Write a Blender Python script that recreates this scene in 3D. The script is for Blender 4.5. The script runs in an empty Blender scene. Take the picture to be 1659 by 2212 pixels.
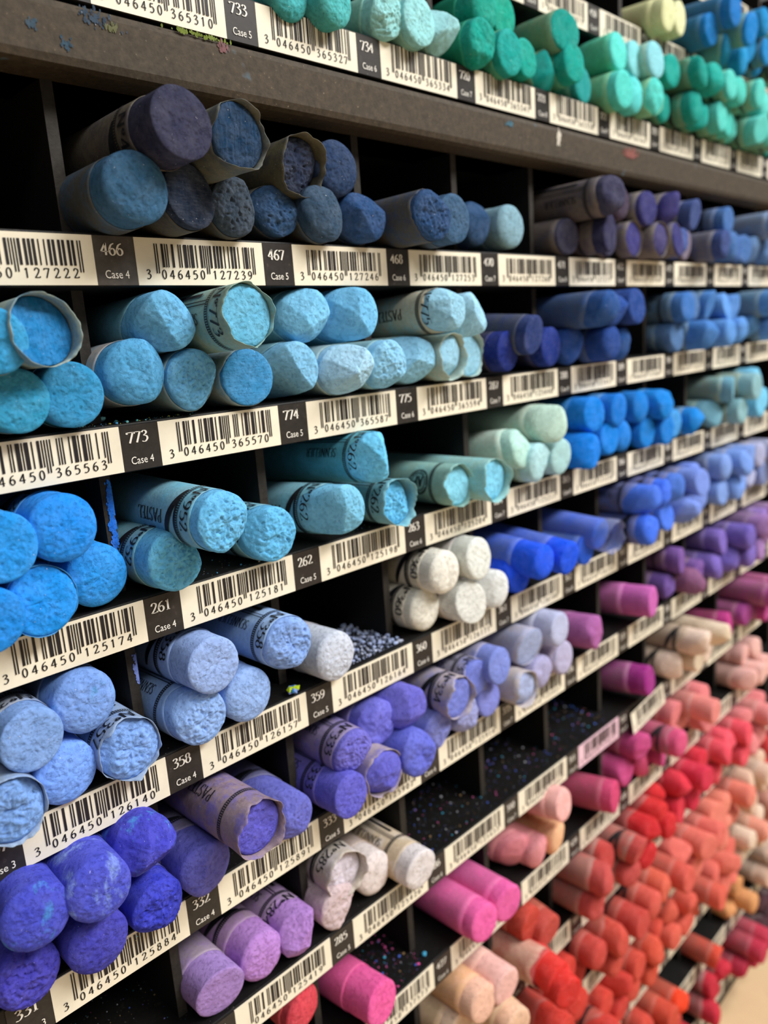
import bpy, math, random
from mathutils import Vector, Matrix, noise

# ------------------------------------------------------------------ camera, light, exposure
W = 0.048                      # width of one compartment in metres
sc = bpy.context.scene
COL = sc.collection
F_PX = 1690.13
YAW, PITCH, ROLL = 0.77894, -0.21201, -0.07162
CAM = Vector((-1.83543, -3.70163, -0.37359))          # in compartment widths
fw = Vector((math.sin(YAW)*math.cos(PITCH), math.cos(YAW)*math.cos(PITCH), math.sin(PITCH)))
rt0 = Vector((math.cos(YAW), -math.sin(YAW), 0)); up0 = rt0.cross(fw)
RT = rt0*math.cos(ROLL) + up0*math.sin(ROLL)
UP = -rt0*math.sin(ROLL) + up0*math.cos(ROLL)
cd = bpy.data.cameras.new('camera'); cam = bpy.data.objects.new('camera', cd); COL.objects.link(cam)
cam.matrix_world = Matrix((( RT.x, UP.x, -fw.x, CAM.x*W), (RT.y, UP.y, -fw.y, CAM.y*W), (RT.z, UP.z, -fw.z, CAM.z*W), (0,0,0,1)))
cd.sensor_fit = 'HORIZONTAL'; cd.sensor_width = 36.0; cd.lens = F_PX/1659*36.0
cd.clip_start = 0.005; cd.clip_end = 50
cd.dof.use_dof = True; cd.dof.focus_distance = 0.196; cd.dof.aperture_fstop = cd.lens/2.3
sc.camera = cam
sc.view_settings.view_transform = 'Standard'; sc.view_settings.look = 'None'
sc.view_settings.gamma = 1.0; sc.view_settings.use_curve_mapping = False
sc.view_settings.exposure = 0.0

wd = bpy.data.worlds.new('shop_light'); sc.world = wd; wd.use_nodes = True
bg = wd.node_tree.nodes['Background']; bg.inputs[0].default_value = (1.0, 0.97, 0.94, 1); bg.inputs[1].default_value = 0.20

def area(name, loc, target, size, power, col):
    l = bpy.data.lights.new(name, 'AREA'); l.shape = 'RECTANGLE'; l.size = size[0]; l.size_y = size[1]
    l.energy = power; l.color = col
    o = bpy.data.objects.new(name, l); COL.objects.link(o); o.location = loc
    o.rotation_euler = (Vector(target)-Vector(loc)).to_track_quat('-Z', 'Y').to_euler()
    return o
area('ceiling_lamp', (0.95, -1.05, 1.15), (0.15, 0, -0.1), (1.3, 0.35), 47.0, (1.0, 0.98, 0.955))
area('ceiling_lamp', (-0.15, -1.3, 1.20), (0.1, 0, -0.1), (1.2, 0.30), 11.0, (1.0, 0.985, 0.95))

# ------------------------------------------------------------------ helpers
def lin(c):
    out = []
    for v in c[:3]:
        v = v/255.0
        out.append(v/12.92 if v <= 0.04045 else ((v+0.055)/1.055)**2.4)
    return (*out, 1.0)

class MB:
    def __init__(s): s.v = []; s.f = []; s.m = []
    def add(s, vs, fs, mi=0):
        b = len(s.v); s.v += [tuple(p) for p in vs]
        for f in fs: s.f.append(tuple(i+b for i in f)); s.m.append(mi)
    def box(s, a, b, mi=0):
        (x0,y0,z0),(x1,y1,z1) = a, b
        s.add([(x0,y0,z0),(x1,y0,z0),(x1,y1,z0),(x0,y1,z0),(x0,y0,z1),(x1,y0,z1),(x1,y1,z1),(x0,y1,z1)],
              [(0,3,2,1),(4,5,6,7),(0,1,5,4),(1,2,6,5),(2,3,7,6),(3,0,4,7)], mi)
    def mesh(s, name, mats, smooth=False):
        me = bpy.data.meshes.new(name); me.from_pydata(s.v, [], s.f)
        for m in (mats if isinstance(mats, (list, tuple)) else [mats]): me.materials.append(m)
        if any(s.m): me.polygons.foreach_set('material_index', s.m)
        if smooth: me.polygons.foreach_set('use_smooth', [True]*len(me.polygons))
        me.update(); return me
    def build(s, name, mats, parent=None, smooth=False, loc=None):
        return put(name, s.mesh(name, mats, smooth), parent, loc)
def put(name, me, parent=None, loc=None):
    o = bpy.data.objects.new(name, me); COL.objects.link(o)
    if parent: o.parent = parent
    if loc is not None: o.location = loc
    return o
def empty(name, loc=(0,0,0)):
    o = bpy.data.objects.new(name, None); COL.objects.link(o); o.location = loc
    o.empty_display_size = 0.005; return o
def tag(o, label, cat, group=None, kind=None):
    o['label'] = label; o['category'] = cat
    if group: o['group'] = group
    if kind: o['kind'] = kind
def bevel(o, w, n=2):
    m = o.modifiers.new('bevel', 'BEVEL'); m.width = w; m.segments = n; m.limit_method = 'ANGLE'

# ------------------------------------------------------------------ materials
def new_mat(name):
    m = bpy.data.materials.new(name); m.use_nodes = True
    nt = m.node_tree; b = nt.nodes['Principled BSDF']
    return m, nt, b
def N(nt, t, **kw):
    n = nt.nodes.new(t)
    for k, v in kw.items(): setattr(n, k, v)
    return n
def ramp(nt, src, stops):
    r = N(nt, 'ShaderNodeValToRGB'); e = r.color_ramp.elements
    e[0].position, e[0].color = stops[0]; e[1].position, e[1].color = stops[-1]
    for p, c in stops[1:-1]:
        x = e.new(p); x.color = c
    nt.links.new(src, r.inputs[0]); return r.outputs[0]
def noise_tex(nt, scale, detail=4, rough=0.6, vec=None, stretch=None):
    n = N(nt, 'ShaderNodeTexNoise'); n.inputs['Scale'].default_value = scale
    n.inputs['Detail'].default_value = detail; n.inputs['Roughness'].default_value = rough
    tc = N(nt, 'ShaderNodeTexCoord'); out = tc.outputs['Object']
    oi = N(nt, 'ShaderNodeObjectInfo')
    ad = N(nt, 'ShaderNodeVectorMath', operation='ADD'); nt.links.new(out, ad.inputs[0])
    mu = N(nt, 'ShaderNodeVectorMath', operation='SCALE'); mu.inputs['Scale'].default_value = 3.0
    cv = N(nt, 'ShaderNodeCombineXYZ')
    for i in range(3): nt.links.new(oi.outputs['Random'], cv.inputs[i])
    nt.links.new(cv.outputs[0], mu.inputs[0]); nt.links.new(mu.outputs[0], ad.inputs[1])
    out = ad.outputs[0]
    if stretch:
        mp = N(nt, 'ShaderNodeMapping'); mp.inputs['Scale'].default_value = stretch[0]
        mp.inputs['Rotation'].default_value = stretch[1]
        nt.links.new(out, mp.inputs[0]); out = mp.outputs[0]
    nt.links.new(out, n.inputs['Vector']); return n.outputs['Fac']
def scl(c, k, w=0.0):
    return tuple(min(1, c[i]*k*(1-w)+w) for i in range(3)) + (1,)
def mixc(nt, fac, a, b):
    m = N(nt, 'ShaderNodeMix', data_type='RGBA')
    if hasattr(fac, 'links') or hasattr(fac, 'is_linked'): nt.links.new(fac, m.inputs[0])
    else: m.inputs[0].default_value = fac
    for v, i in ((a, 6), (b, 7)):
        if isinstance(v, tuple): m.inputs[i].default_value = v
        else: nt.links.new(v, m.inputs[i])
    return m.outputs[2]
_pm = {}
STAIN = {'orange': (222, 142, 62), 'cyan': (80, 168, 226), 'brown': (84, 62, 62), 'pale': (150, 180, 235)}
def stained(nt, col, stain, spot=0.55):
    if stain:
        k = ramp(nt, noise_tex(nt, 130, 4, 0.75, stretch=((1, 1, 0.55), (0, 0.7, 0))), [(spot, (0,0,0,1)), (spot+0.16, (0.8,0.8,0.8,1))])
        col = mixc(nt, k, col, lin(STAIN[stain]))
    return col
def cool(rgb):                     # blues and greens read a touch bluer than the plain sample
    return (rgb[0], rgb[1], min(255, round(rgb[2]*1.06+3))) if rgb[1] > rgb[0]+45 else rgb
def chalk_mat(rgb, style='chalk', stain=None):
    rgb = cool(rgb)
    key = (rgb, style, stain)
    if key in _pm: return _pm[key]
    c = lin(rgb)
    m, nt, b = new_mat('chalk_pigment')
    big = noise_tex(nt, 260, 3)
    if style in ('cut', 'vcut'):
        st = ((0.35, 1.0, 3.2), (0, 0.6, 0)) if style == 'cut' else ((3.4, 1.0, 0.3), (0, 0.1, 0))
        fine = noise_tex(nt, 600, 6, 0.75, stretch=st)
        col = ramp(nt, fine, [(0.34, scl(c, 0.62)), (0.5, scl(c, 0.95)), (0.7, scl(c, 1.2, 0.05))])
    else:
        fine = noise_tex(nt, 1500, 8, 0.78)
        col = ramp(nt, fine, [(0.3, scl(c, 0.72)), (0.45, scl(c, 0.97)), (0.62, scl(c, 1.03, 0.01)), (0.78, scl(c, 1.12, 0.1))])
    tint = ramp(nt, big, [(0.35, scl(c, 0.86)), (0.7, scl(c, 1.08, 0.06))])
    col = mixc(nt, 0.45, col, tint)
    spk = ramp(nt, noise_tex(nt, 1900, 2, 0.5), [(0.74, (0,0,0,1)), (0.78, (1,1,1,1))])
    col = mixc(nt, spk, col, scl(c, 1.0, 0.55))
    col = stained(nt, col, stain, 0.545)
    nt.links.new(col, b.inputs['Base Color'])
    b.inputs['Roughness'].default_value = 0.95; b.inputs['Specular IOR Level'].default_value = 0.12
    pores = noise_tex(nt, 800, 5, 0.7)
    pr_ = ramp(nt, pores, [(0.30, (0,0,0,1)), (0.47, (0.8,0.8,0.8,1)), (0.75, (1,1,1,1))])
    bp = N(nt, 'ShaderNodeBump'); bp.inputs['Strength'].default_value = 1.0; bp.inputs['Distance'].default_value = 0.00022
    nt.links.new(pr_, bp.inputs['Height'])
    b2 = N(nt, 'ShaderNodeBump'); b2.inputs['Strength'].default_value = 1.0; b2.inputs['Distance'].default_value = 0.00014
    nt.links.new(fine, b2.inputs['Height']); nt.links.new(bp.outputs[0], b2.inputs['Normal']); nt.links.new(b2.outputs[0], b.inputs['Normal'])
    _pm[key] = m; return m
def paper_mat(rgb, paper, tint, stain=None, film=False):
    """stained wrapper paper: dusty paper rubbed with its own pigment"""
    key = (rgb, paper, tint, stain, film)
    if key in _pm: return _pm[key]
    c, p = lin(rgb), lin(paper); tint *= 0.75
    base = tuple(p[i]*(1-tint)+c[i]*tint for i in range(3)) + (1,)
    m, nt, b = new_mat('wrapper_paper')
    n1 = noise_tex(nt, 150, 6, 0.7); n2 = noise_tex(nt, 900, 5, 0.75)
    rub = ramp(nt, n1, [(0.46, (0,0,0,1)), (0.64, (1,1,1,1))])
    m1 = mixc(nt, rub, base, tuple(base[i]*0.45+c[i]*0.55 for i in range(3)) + (1,))
    gr = ramp(nt, n2, [(0.3, (0.66, 0.64, 0.62, 1)), (0.60, (1,1,1,1))])
    mm = N(nt, 'ShaderNodeMix', data_type='RGBA', blend_type='MULTIPLY'); mm.inputs[0].default_value = 0.6
    nt.links.new(m1, mm.inputs[6]); nt.links.new(gr, mm.inputs[7])
    out = stained(nt, mm.outputs[2], stain, 0.56)
    spk = ramp(nt, noise_tex(nt, 1600, 2, 0.5), [(0.72, (0,0,0,1)), (0.76, (1,1,1,1))])
    out = mixc(nt, spk, out, tuple(min(1, c[i]*0.7+0.25) for i in range(3)) + (1,))
    nt.links.new(out, b.inputs['Base Color'])
    if film:
        b.inputs['Alpha'].default_value = 0.3; b.inputs['Roughness'].default_value = 0.2
    else:
        b.inputs['Roughness'].default_value = 0.6
    b.inputs['Specular IOR Level'].default_value = 0.3
    bp = N(nt, 'ShaderNodeBump'); bp.inputs['Strength'].default_value = 0.6; bp.inputs['Distance'].default_value = 0.0005
    nt.links.new(n1, bp.inputs['Height']); nt.links.new(bp.outputs[0], b.inputs['Normal'])
    _pm[key] = m; return m
def simple_mat(name, rgb, rough=0.7, var=0.12, scale=300, bump=0.0, specs=None, spec=0.3):
    m, nt, b = new_mat(name); c = lin(rgb)
    n = noise_tex(nt, scale, 5, 0.65)
    col = ramp(nt, n, [(0.3, scl(c, 1-var)), (0.7, scl(c, 1+var))])
    if specs:                              # chalk dust specks / scuffs: (scale, threshold, colour)
        for sca, th, cc in specs:
            k = ramp(nt, noise_tex(nt, sca, 3, 0.6), [(th, (0,0,0,1)), (min(1, th+0.05), (1,1,1,1))])
            col = mixc(nt, k, col, lin(cc))
    nt.links.new(col, b.inputs['Base Color'])
    b.inputs['Roughness'].default_value = rough; b.inputs['Specular IOR Level'].default_value = spec
    if bump:
        bp = N(nt, 'ShaderNodeBump'); bp.inputs['Strength'].default_value = 0.6; bp.inputs['Distance'].default_value = bump
        nt.links.new(n, bp.inputs['Height']); nt.links.new(bp.outputs[0], b.inputs['Normal'])
    return m
M_SHELF = simple_mat('black_painted_board', (13, 12, 11), 0.55, 0.3, 500, 0.0002,
                     [(140, 0.66, (34, 32, 29)), (1500, 0.70, (120, 118, 116))])
M_DIV = simple_mat('black_painted_divider', (42, 38, 33), 0.7, 0.35, 700, 0.0002, [(160, 0.66, (46, 41, 35)), (1300, 0.74, (110, 100, 88))])
M_SIDE = simple_mat('black_divider_side', (9, 8, 8), 0.7, 0.3, 500, 0.0002, [(1400, 0.76, (70, 66, 62))])
M_BACK = simple_mat('black_back_board', (7, 7, 7), 0.8, 0.3, 300)
M_FASCIA = simple_mat('dusty_black_rail', (64, 55, 43), 0.75, 0.36, 600, 0.0002,
                      [(1200, 0.70, (140, 128, 108)), (75, 0.69, (76, 98, 112)), (90, 0.74, (150, 105, 105)), (110, 0.75, (120, 130, 60))])
M_LABEL = simple_mat('cream_label_paper', (232, 224, 203), 0.45, 0.05, 200, 0, [(350, 0.74, (190, 205, 205))])
M_LABEL_PINK = simple_mat('pink_stained_label_paper', (226, 190, 205), 0.5, 0.05, 200)
M_TAG = simple_mat('black_tag_print', (44, 40, 37), 0.45, 0.25, 500, 0, [(500, 0.66, (66, 60, 56)), (1400, 0.74, (150, 150, 150))])
M_TAG_PALE = simple_mat('worn_grey_tag_print', (72, 68, 64), 0.5, 0.25, 500, 0, [(500, 0.66, (96, 92, 88))])
M_INK = simple_mat('black_ink', (30, 27, 30), 0.5, 0.1, 300)
M_WHITE = simple_mat('white_print', (232, 228, 218), 0.5, 0.08, 800)
M_PRINT = simple_mat('grey_wrapper_print', (26, 28, 34), 0.6, 0.5, 900)
M_FLOOR = simple_mat('beige_floor', (214, 186, 146), 0.5, 0.07, 14, 0, [(40, 0.72, (196, 160, 130))])

# ------------------------------------------------------------------ rows of the rack
ZT = [0.2353, -0.6754, -1.5823, -2.4865, -3.3849, -4.3000, -5.2000, -6.0800, -6.9650, -7.8500, -8.7400, -9.6300]
H = 0.2477; TW = 0.2158
ROW = {}
for i, z in enumerate(ZT): ROW['BCDEFGHIJKLM'[i]] = (0.0, 0.0, z)
ROW['A'] = (0.04, 0.179, 1.565); ROW['U'] = (0.145, 0.330, 2.478); ROW['V'] = (0.25, 0.48, 3.40)
RANGE = {'A': (-1, 10), 'U': (2, 12), 'V': (5, 13), 'B': (-1, 9), 'C': (-1, 9), 'D': (-1, 9), 'E': (-1, 9), 'F': (-1, 9), 'G': (-1, 9), 'H': (0, 9),
         'I': (2, 9), 'J': (3, 9), 'K': (4, 9), 'L': (5, 9), 'M': (6, 10)}
DEPTH = 1.42; REC = 0.20; X0, X1 = -2.6, 13.0

lower = empty('pastel_rack', ((X0+X1)/2*W, 0, -10.03*W))
tag(lower, 'tall black wooden rack of small pastel compartments edged with barcode labels', 'rack')
upper = empty('upper_pastel_rack', ((X0+X1)/2*W, 0.1*W, 0.95*W))
tag(upper, 'second black rack stacked on top, holding mint and teal pastels behind a wide rail', 'rack')
def child(o, par):
    o.parent = par; o.matrix_parent_inverse = Matrix.Translation(par.location).inverted(); return o

# room: the pale floor the rack stands on
fl = MB(); fl.add([(-2.5,-3,0),(4,-3,0),(4,2.5,0),(-2.5,2.5,0)], [(0,1,2,3)])
o = fl.build('floor', M_FLOOR, None, loc=(0, 0, -10.03*W)); o['kind'] = 'structure'

def wbox(a, b): return tuple(v*W for v in a), tuple(v*W for v in b)
def board(name, a, b, mat, par, bev=0.0004, edge=None):
    m = MB(); m.box(*wbox(a, b))
    if edge: m.m[2] = 1
    o = child(m.build(name, [mat, edge] if edge else mat), par)
    if bev > 0: bevel(o, bev)
    return o
DIVS = {}
for r, (dx, y0, zt) in ROW.items():
    par = upper if r in 'AUV' else lower
    board('shelf', (X0, y0, zt-H), (X1, y0+DEPTH, zt), M_SHELF, par)
    top = {'B': 0.96, 'V': zt+0.66}.get(r)
    if top is None:
        above = {'A': 'U', 'U': 'V'}.get(r) or 'ABCDEFGHIJKLM'['ABCDEFGHIJKLM'.index(r)-1]
        top = ROW[above][2]-H
    a, b = RANGE[r]
    for j in range(a, b+2):
        DIVS[(r, j)] = board('divider', (j+dx-0.045, y0+REC, zt-0.001), (j+dx+0.015, y0+DEPTH, top+0.001), M_SIDE, par, 0.0, M_DIV)
board('back_panel', (X0, DEPTH, -10.03), (X1, DEPTH+0.12, 0.95), M_BACK, lower)
board('plinth', (X0, 0.0, -10.03), (X1, DEPTH, -9.63-H), M_SHELF, lower)
board('side_panel', (X0-0.2, 0.0, -10.03), (X0, DEPTH+0.12, 0.95), M_SHELF, lower)
board('side_panel', (X1, 0.0, -10.03), (X1+0.2, DEPTH+0.12, 0.95), M_SHELF, lower)
board('front_rail', (X0-0.2, -0.005, 0.95), (X1+0.2, 0.62, 1.238), M_FASCIA, upper, 0.0022)
board('base_board', (X0, 0.20, 0.95), (X1, DEPTH+0.2, 1.565-H), M_SHELF, upper)
board('back_panel', (X0, DEPTH+0.48, 0.95), (X1, DEPTH+0.6, 4.2), M_BACK, upper)

# ------------------------------------------------------------------ lettering
def catmull(P, n=7):
    if len(P) < 3: return P
    Q = [P[0]] + P + [P[-1]]; out = []
    for i in range(1, len(Q)-2):
        p0, p1, p2, p3 = Q[i-1:i+3]
        for k in range(n):
            t = k/n
            out.append(tuple(0.5*(2*p1[d]+(p2[d]-p0[d])*t+(2*p0[d]-5*p1[d]+4*p2[d]-p3[d])*t*t+(3*p1[d]-p0[d]-3*p2[d]+p3[d])*t**3) for d in (0,1)))
    out.append(P[-1]); return out
def ell(cx, cy, rx, ry, n=20): return [(cx+rx*math.cos(2*math.pi*i/n), cy+ry*math.sin(2*math.pi*i/n)) for i in range(n+1)]
S3 = lambda x, y, w=0.09: [(x-w, y), (x+w, y)]
NIB = {  # (advance, [strokes]) : curves flagged 'c', straight 'l', sampled 's'
 '0': (.56, [('s', ell(.25,.5,.2,.5))]), '1': (.5, [('l', [(.1,.84),(.25,.98)]), ('l', [(.25,1),(.25,0)]), ('l', S3(.25,.01,.14))]),
 '2': (.56, [('c', [(.06,.76),(.13,.95),(.27,1),(.42,.88),(.42,.68),(.28,.38),(.05,.03)]), ('l', [(.05,.04),(.47,.04)]), ('l', [(.47,.03),(.49,.16)])]),
 '3': (.54, [('c', [(.07,.86),(.2,1),(.36,.95),(.39,.75),(.17,.56)]), ('c', [(.17,.56),(.4,.48),(.45,.24),(.27,0),(.04,.06)])]),
 '4': (.58, [('l', [(.36,1),(.36,0)]), ('l', [(.36,.98),(.02,.31)]), ('l', [(.02,.3),(.52,.3)])]),
 '5': (.54, [('l', [(.13,.96),(.45,.98)]), ('l', [(.14,.97),(.09,.57)]), ('c', [(.09,.57),(.3,.62),(.46,.4),(.4,.12),(.2,0),(.03,.06)])]),
 '6': (.56, [('c', [(.42,.98),(.2,.84),(.07,.5),(.08,.18),(.25,0),(.43,.14),(.44,.4),(.28,.57),(.09,.42)])]),
 '7': (.52, [('l', [(.03,.96),(.48,.96)]), ('l', [(.03,.97),(.02,.82)]), ('l', [(.46,.96),(.17,0)])]),
 '8': (.56, [('s', ell(.26,.77,.15,.23)), ('s', ell(.26,.28,.19,.28))]),
 '9': (.56, [('c', [(.1,.02),(.32,.16),(.44,.5),(.43,.82),(.27,1),(.09,.86),(.07,.6),(.22,.43),(.42,.58)])]),
 'N': (.82, [('l', [(.12,0),(.12,1)]), ('l', [(.1,1),(.62,0)]), ('l', [(.62,0),(.62,1)]), ('l', S3(.12,.01)), ('l', S3(.1,.99)), ('l', S3(.62,.99))]),
 'o': (.34, [('s', ell(.13,.78,.1,.16)), ('l', [(.03,.52),(.24,.52)])]),
 'P': (.6, [('l', [(.12,0),(.12,1)]), ('c', [(.12,.98),(.38,.98),(.47,.76),(.36,.52),(.12,.5)]), ('l', S3(.12,.01))]),
 'A': (.72, [('l', [(.32,1),(.06,0)]), ('l', [(.32,1),(.6,0)]), ('l', [(.16,.36),(.48,.36)]), ('l', S3(.06,.01)), ('l', S3(.6,.01))]),
 'S': (.54, [('c', [(.4,.84),(.27,1),(.09,.9),(.08,.68),(.24,.53),(.42,.38),(.4,.1),(.22,0),(.05,.14)])]),
 'T': (.62, [('l', [(.3,0),(.3,1)]), ('l', [(.03,.98),(.57,.98)]), ('l', S3(.3,.01)), ('l', [(.03,.98),(.03,.84)]), ('l', [(.57,.98),(.57,.84)])]),
 'E': (.6, [('l', [(.12,0),(.12,1)]), ('l', [(.12,.98),(.5,.98)]), ('l', [(.12,.52),(.4,.52)]), ('l', [(.12,.02),(.52,.02)]), ('l', [(.52,.02),(.54,.18)])]),
 'L': (.56, [('l', [(.12,0),(.12,1)]), ('l', [(.12,.02),(.5,.02)]), ('l', [(.5,.02),(.52,.2)]), ('l', S3(.12,.99))]),
 'I': (.32, [('l', [(.14,0),(.14,1)]), ('l', S3(.14,.01)), ('l', S3(.14,.99))]),
 'R': (.66, [('l', [(.12,0),(.12,1)]), ('c', [(.12,.98),(.38,.98),(.46,.76),(.36,.54),(.12,.52)]), ('l', [(.28,.52),(.58,.02)]), ('l', S3(.12,.01))]),
 ' ': (.35, [])}
def nib_text(s, thick=0.13, thin=0.05):
    """serif lettering: list of (verts2d, faces), cap height 1"""
    out = []; x = 0
    for ch in s:
        adv, strokes = NIB[ch]
        for kind, P in strokes:
            Q = catmull(P) if kind == 'c' else (P if kind == 's' else [P[0], ((P[0][0]+P[1][0])/2, (P[0][1]+P[1][1])/2), P[1]])
            vs = []; n = len(Q)
            for i, q in enumerate(Q):
                a = Q[max(0, i-1)]; b = Q[min(n-1, i+1)]
                if kind == 's' and i in (0, n-1): a, b = Q[-2], Q[1]
                dx, dy = b[0]-a[0], b[1]-a[1]; L = math.hypot(dx, dy) or 1
                w = 0.5*(thin+(thick-thin)*abs(dy/L)**1.5)
                if kind == 'c' and i in (0, n-1): w *= 0.8
                vs += [(x+q[0]-dy/L*w, q[1]+dx/L*w), (x+q[0]+dy/L*w, q[1]-dx/L*w)]
            out.append((vs, [(2*i, 2*i+1, 2*i+3, 2*i+2) for i in range(n-1)]))
        x += adv
    return out, x
_gl = {}
def sans(s):
    if s in _gl: return _gl[s]
    cu = bpy.data.curves.new('t', 'FONT'); cu.body = s; cu.resolution_u = 3; cu.size = 1.0
    ob = bpy.data.objects.new('t', cu)
    me = bpy.data.meshes.new_from_object(ob)
    vs = [(v.co.x, v.co.y) for v in me.vertices]; fs = [tuple(p.vertices) for p in me.polygons]
    bpy.data.objects.remove(ob); bpy.data.meshes.remove(me); bpy.data.curves.remove(cu)
    x0 = min(v[0] for v in vs); x1 = max(v[0] for v in vs); h = max(v[1] for v in vs)
    vs = [((a-x0)/h, b/h) for a, b in vs]
    _gl[s] = (vs, fs, (x1-x0)/h); return _gl[s]

LC = ['0001101','0011001','0010011','0111101','0100011','0110001','0101111','0111011','0110111','0001011']
PAR = ['LLLLLL','LLGLGG','LLGGLG','LLGGGL','LGLLGG','LGGLLG','LGGGLL','LGLGLG','LGLGGL','LGGLGL']
def ean_bars(code):
    bits = '101'; guard = [(0,3)]
    for i in range(6):
        d = int(code[i+1]); c = LC[d]
        if PAR[int(code[0])][i] == 'G': c = ''.join('1' if x == '0' else '0' for x in c)[::-1]
        bits += c
    guard.append((len(bits), len(bits)+5)); bits += '01010'
    for i in range(6): bits += ''.join('1' if x == '0' else '0' for x in LC[int(code[i+7])])
    guard.append((len(bits), len(bits)+3)); bits += '101'
    runs = []; i = 0
    while i < len(bits):
        if bits[i] == '1':
            k = i
            while k < len(bits) and bits[k] == '1': k += 1
            runs.append((i, k, any(a <= i < b for a, b in guard))); i = k
        else: i += 1
    return runs

# barcode endings and tag numbers, row by row (first index = first compartment given)
CODES = {
 'A': (-1, ['365303','365310','365327','365334','365341','365358','365365','365372','365389','365396','365402','365419']),
 'B': (-1, ['127222','127239','127246','127253','127260','127277','127284','127291','127307','127314','127321']),
 'C': (-1, ['365563','365570','365587','365594','125440','125457','125464','125471','125488','125495','125501']),
 'D': (-1, ['125174','125181','125198','125204','125211','125228','125235','125242','125259','125266','125273']),
 'E': (-1, ['126140','126157','126164','126171','126188','126195','126201','126218','126225','126232','126249']),
 'F': (-1, ['125884','125891','125907','125914','125921','125938','125945','125952','125969','125976','125983']),
 'G': (-1, ['125402','125419','125426','125433','125662','125679','125686','125693','125709','125716','125723'])}
NUMS = {
 'A': (-1, ['731','732','733','734','720','721','722','723','724','725','726','727']),
 'B': (-1, ['465','466','467','468','470','471','472','473','474','475','476']),
 'C': (-1, ['772','773','774','775','287','288','289','290','291','292','293']),
 'D': (-1, ['260','261','262','263','264','265','266','267','268','269','270']),
 'E': (-1, ['357','358','359','360','361','362','363','364','365','366','367']),
 'F': (-1, ['331','332','333','334','335','336','337','338','339','340','341']),
 'G': (-1, ['283','284','285','286','310','311','312','313','314','315','316']),
 'H': (0, ['425','426','427','428','429','430','431','432','433','434','435'])}
def label(r, j):
    dx, y0, zt = ROW[r]; par = upper if r in 'AUV' else lower
    xa, xb = j+dx+TW, j+dx+1.0; za, zb = zt-H+0.006, zt-0.012
    ye = y0-0.006
    rnd = random.Random(hash((ord(r), j)) % 9999)
    m = MB(); m.box(*wbox((xa, ye, za), (xb, y0-(0.004 if (r, j) == ('G', 5) else 0), zb)))
    def peeled(m):                         # one label has come loose and hangs askew
        if (r, j) == ('G', 5):
            a = 0.07; px_, pz_ = xb*W, zb*W
            m.v = [(px_+(x-px_)*math.cos(a)-(z-pz_)*math.sin(a), y+(x-px_)*0.03-(pz_-z)*0.12, pz_+(x-px_)*math.sin(a)+(z-pz_)*math.cos(a)) for x, y, z in m.v]
    peeled(m)
    pink = (r, j) == ('G', 4)
    lab = child(m.build('barcode_label', M_LABEL_PINK if pink else M_LABEL), par)
    if (r, j) == ('G', 5): lab['label'] = 'peeling barcode label'
    if pink: lab['label'] = 'barcode label stained pink'
    s0, lst = CODES.get(r, (0, []))
    code = '3046450' + (lst[j-s0] if 0 <= j-s0 < len(lst) else '%06d' % ((125100+ord(r)*173+j*17) % 1000000))
    m = MB(); yb = (ye-0.003)*W
    bx0 = xa+0.105; mod = (xb-0.06-bx0)/95.0
    def quad(a, b, c, d): m.add([(a*W, yb, c*W), (b*W, yb, c*W), (b*W, yb, d*W), (a*W, yb, d*W)], [(0,1,2,3)])
    peel = (r, j) == ('G', 5)
    top = zb-0.028 if r == 'B' else zb-0.015; low = za+0.088
    if r == 'A': top = zb-0.0
    for a, b, g in ean_bars(code): quad(bx0+a*mod, bx0+b*mod, low-(0.03 if g else 0), top)
    def dig(ch, xc, h=0.043):
        T, w_ = nib_text(ch, 0.13, 0.085)
        if ch == '1': T = T[:2]
        for vs, fs in T: m.add([((xc+(v[0]-0.26)*0.052)*W, yb, (low-0.056+v[1]*h)*W) for v in vs], fs)
    dig(code[0], bx0-0.045)
    for i in range(6):
        dig(code[1+i], bx0+(3+7*i+3.7)*mod); dig(code[7+i], bx0+(50+7*i+3.7)*mod)
    peeled(m)
    o = m.build('barcode', M_INK); o.parent = lab
    # black number tag
    m = MB(); m.box(*wbox((xa-TW, ye+0.0005, za), (xa, y0, zb)))
    tg = child(m.build('number_tag', M_TAG_PALE if (r, j) == ('B', 0) else M_TAG), par)
    m = MB(); s0, lst = NUMS.get(r, (0, []))
    num = lst[j-s0] if 0 <= j-s0 < len(lst) else '%03d' % ((ord(r)*37+j) % 700+100)
    case = 'Case %d' % (j+4 if r in 'AU' and False else (j+4))
    T, wd_ = nib_text(num, 0.15, 0.055); h = 0.056; sx = 0.118/wd_
    for vs, fs in T: m.add([((xa-TW+0.036+v[0]*sx)*W, yb, (zt-0.102+v[1]*h)*W) for v in vs], fs)
    vs, fs, ww = sans(case); sx = 0.125/ww; h = 0.038
    m.add([((xa-TW+0.044+v[0]*sx)*W, yb, (za+0.032+v[1]*h)*W) for v in vs], fs)
    o = m.build('tag_lettering', M_WHITE); o.parent = tg
for r in ROW:
    a, b = RANGE[r]
    for j in range(a, b+1): label(r, j)

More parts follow.
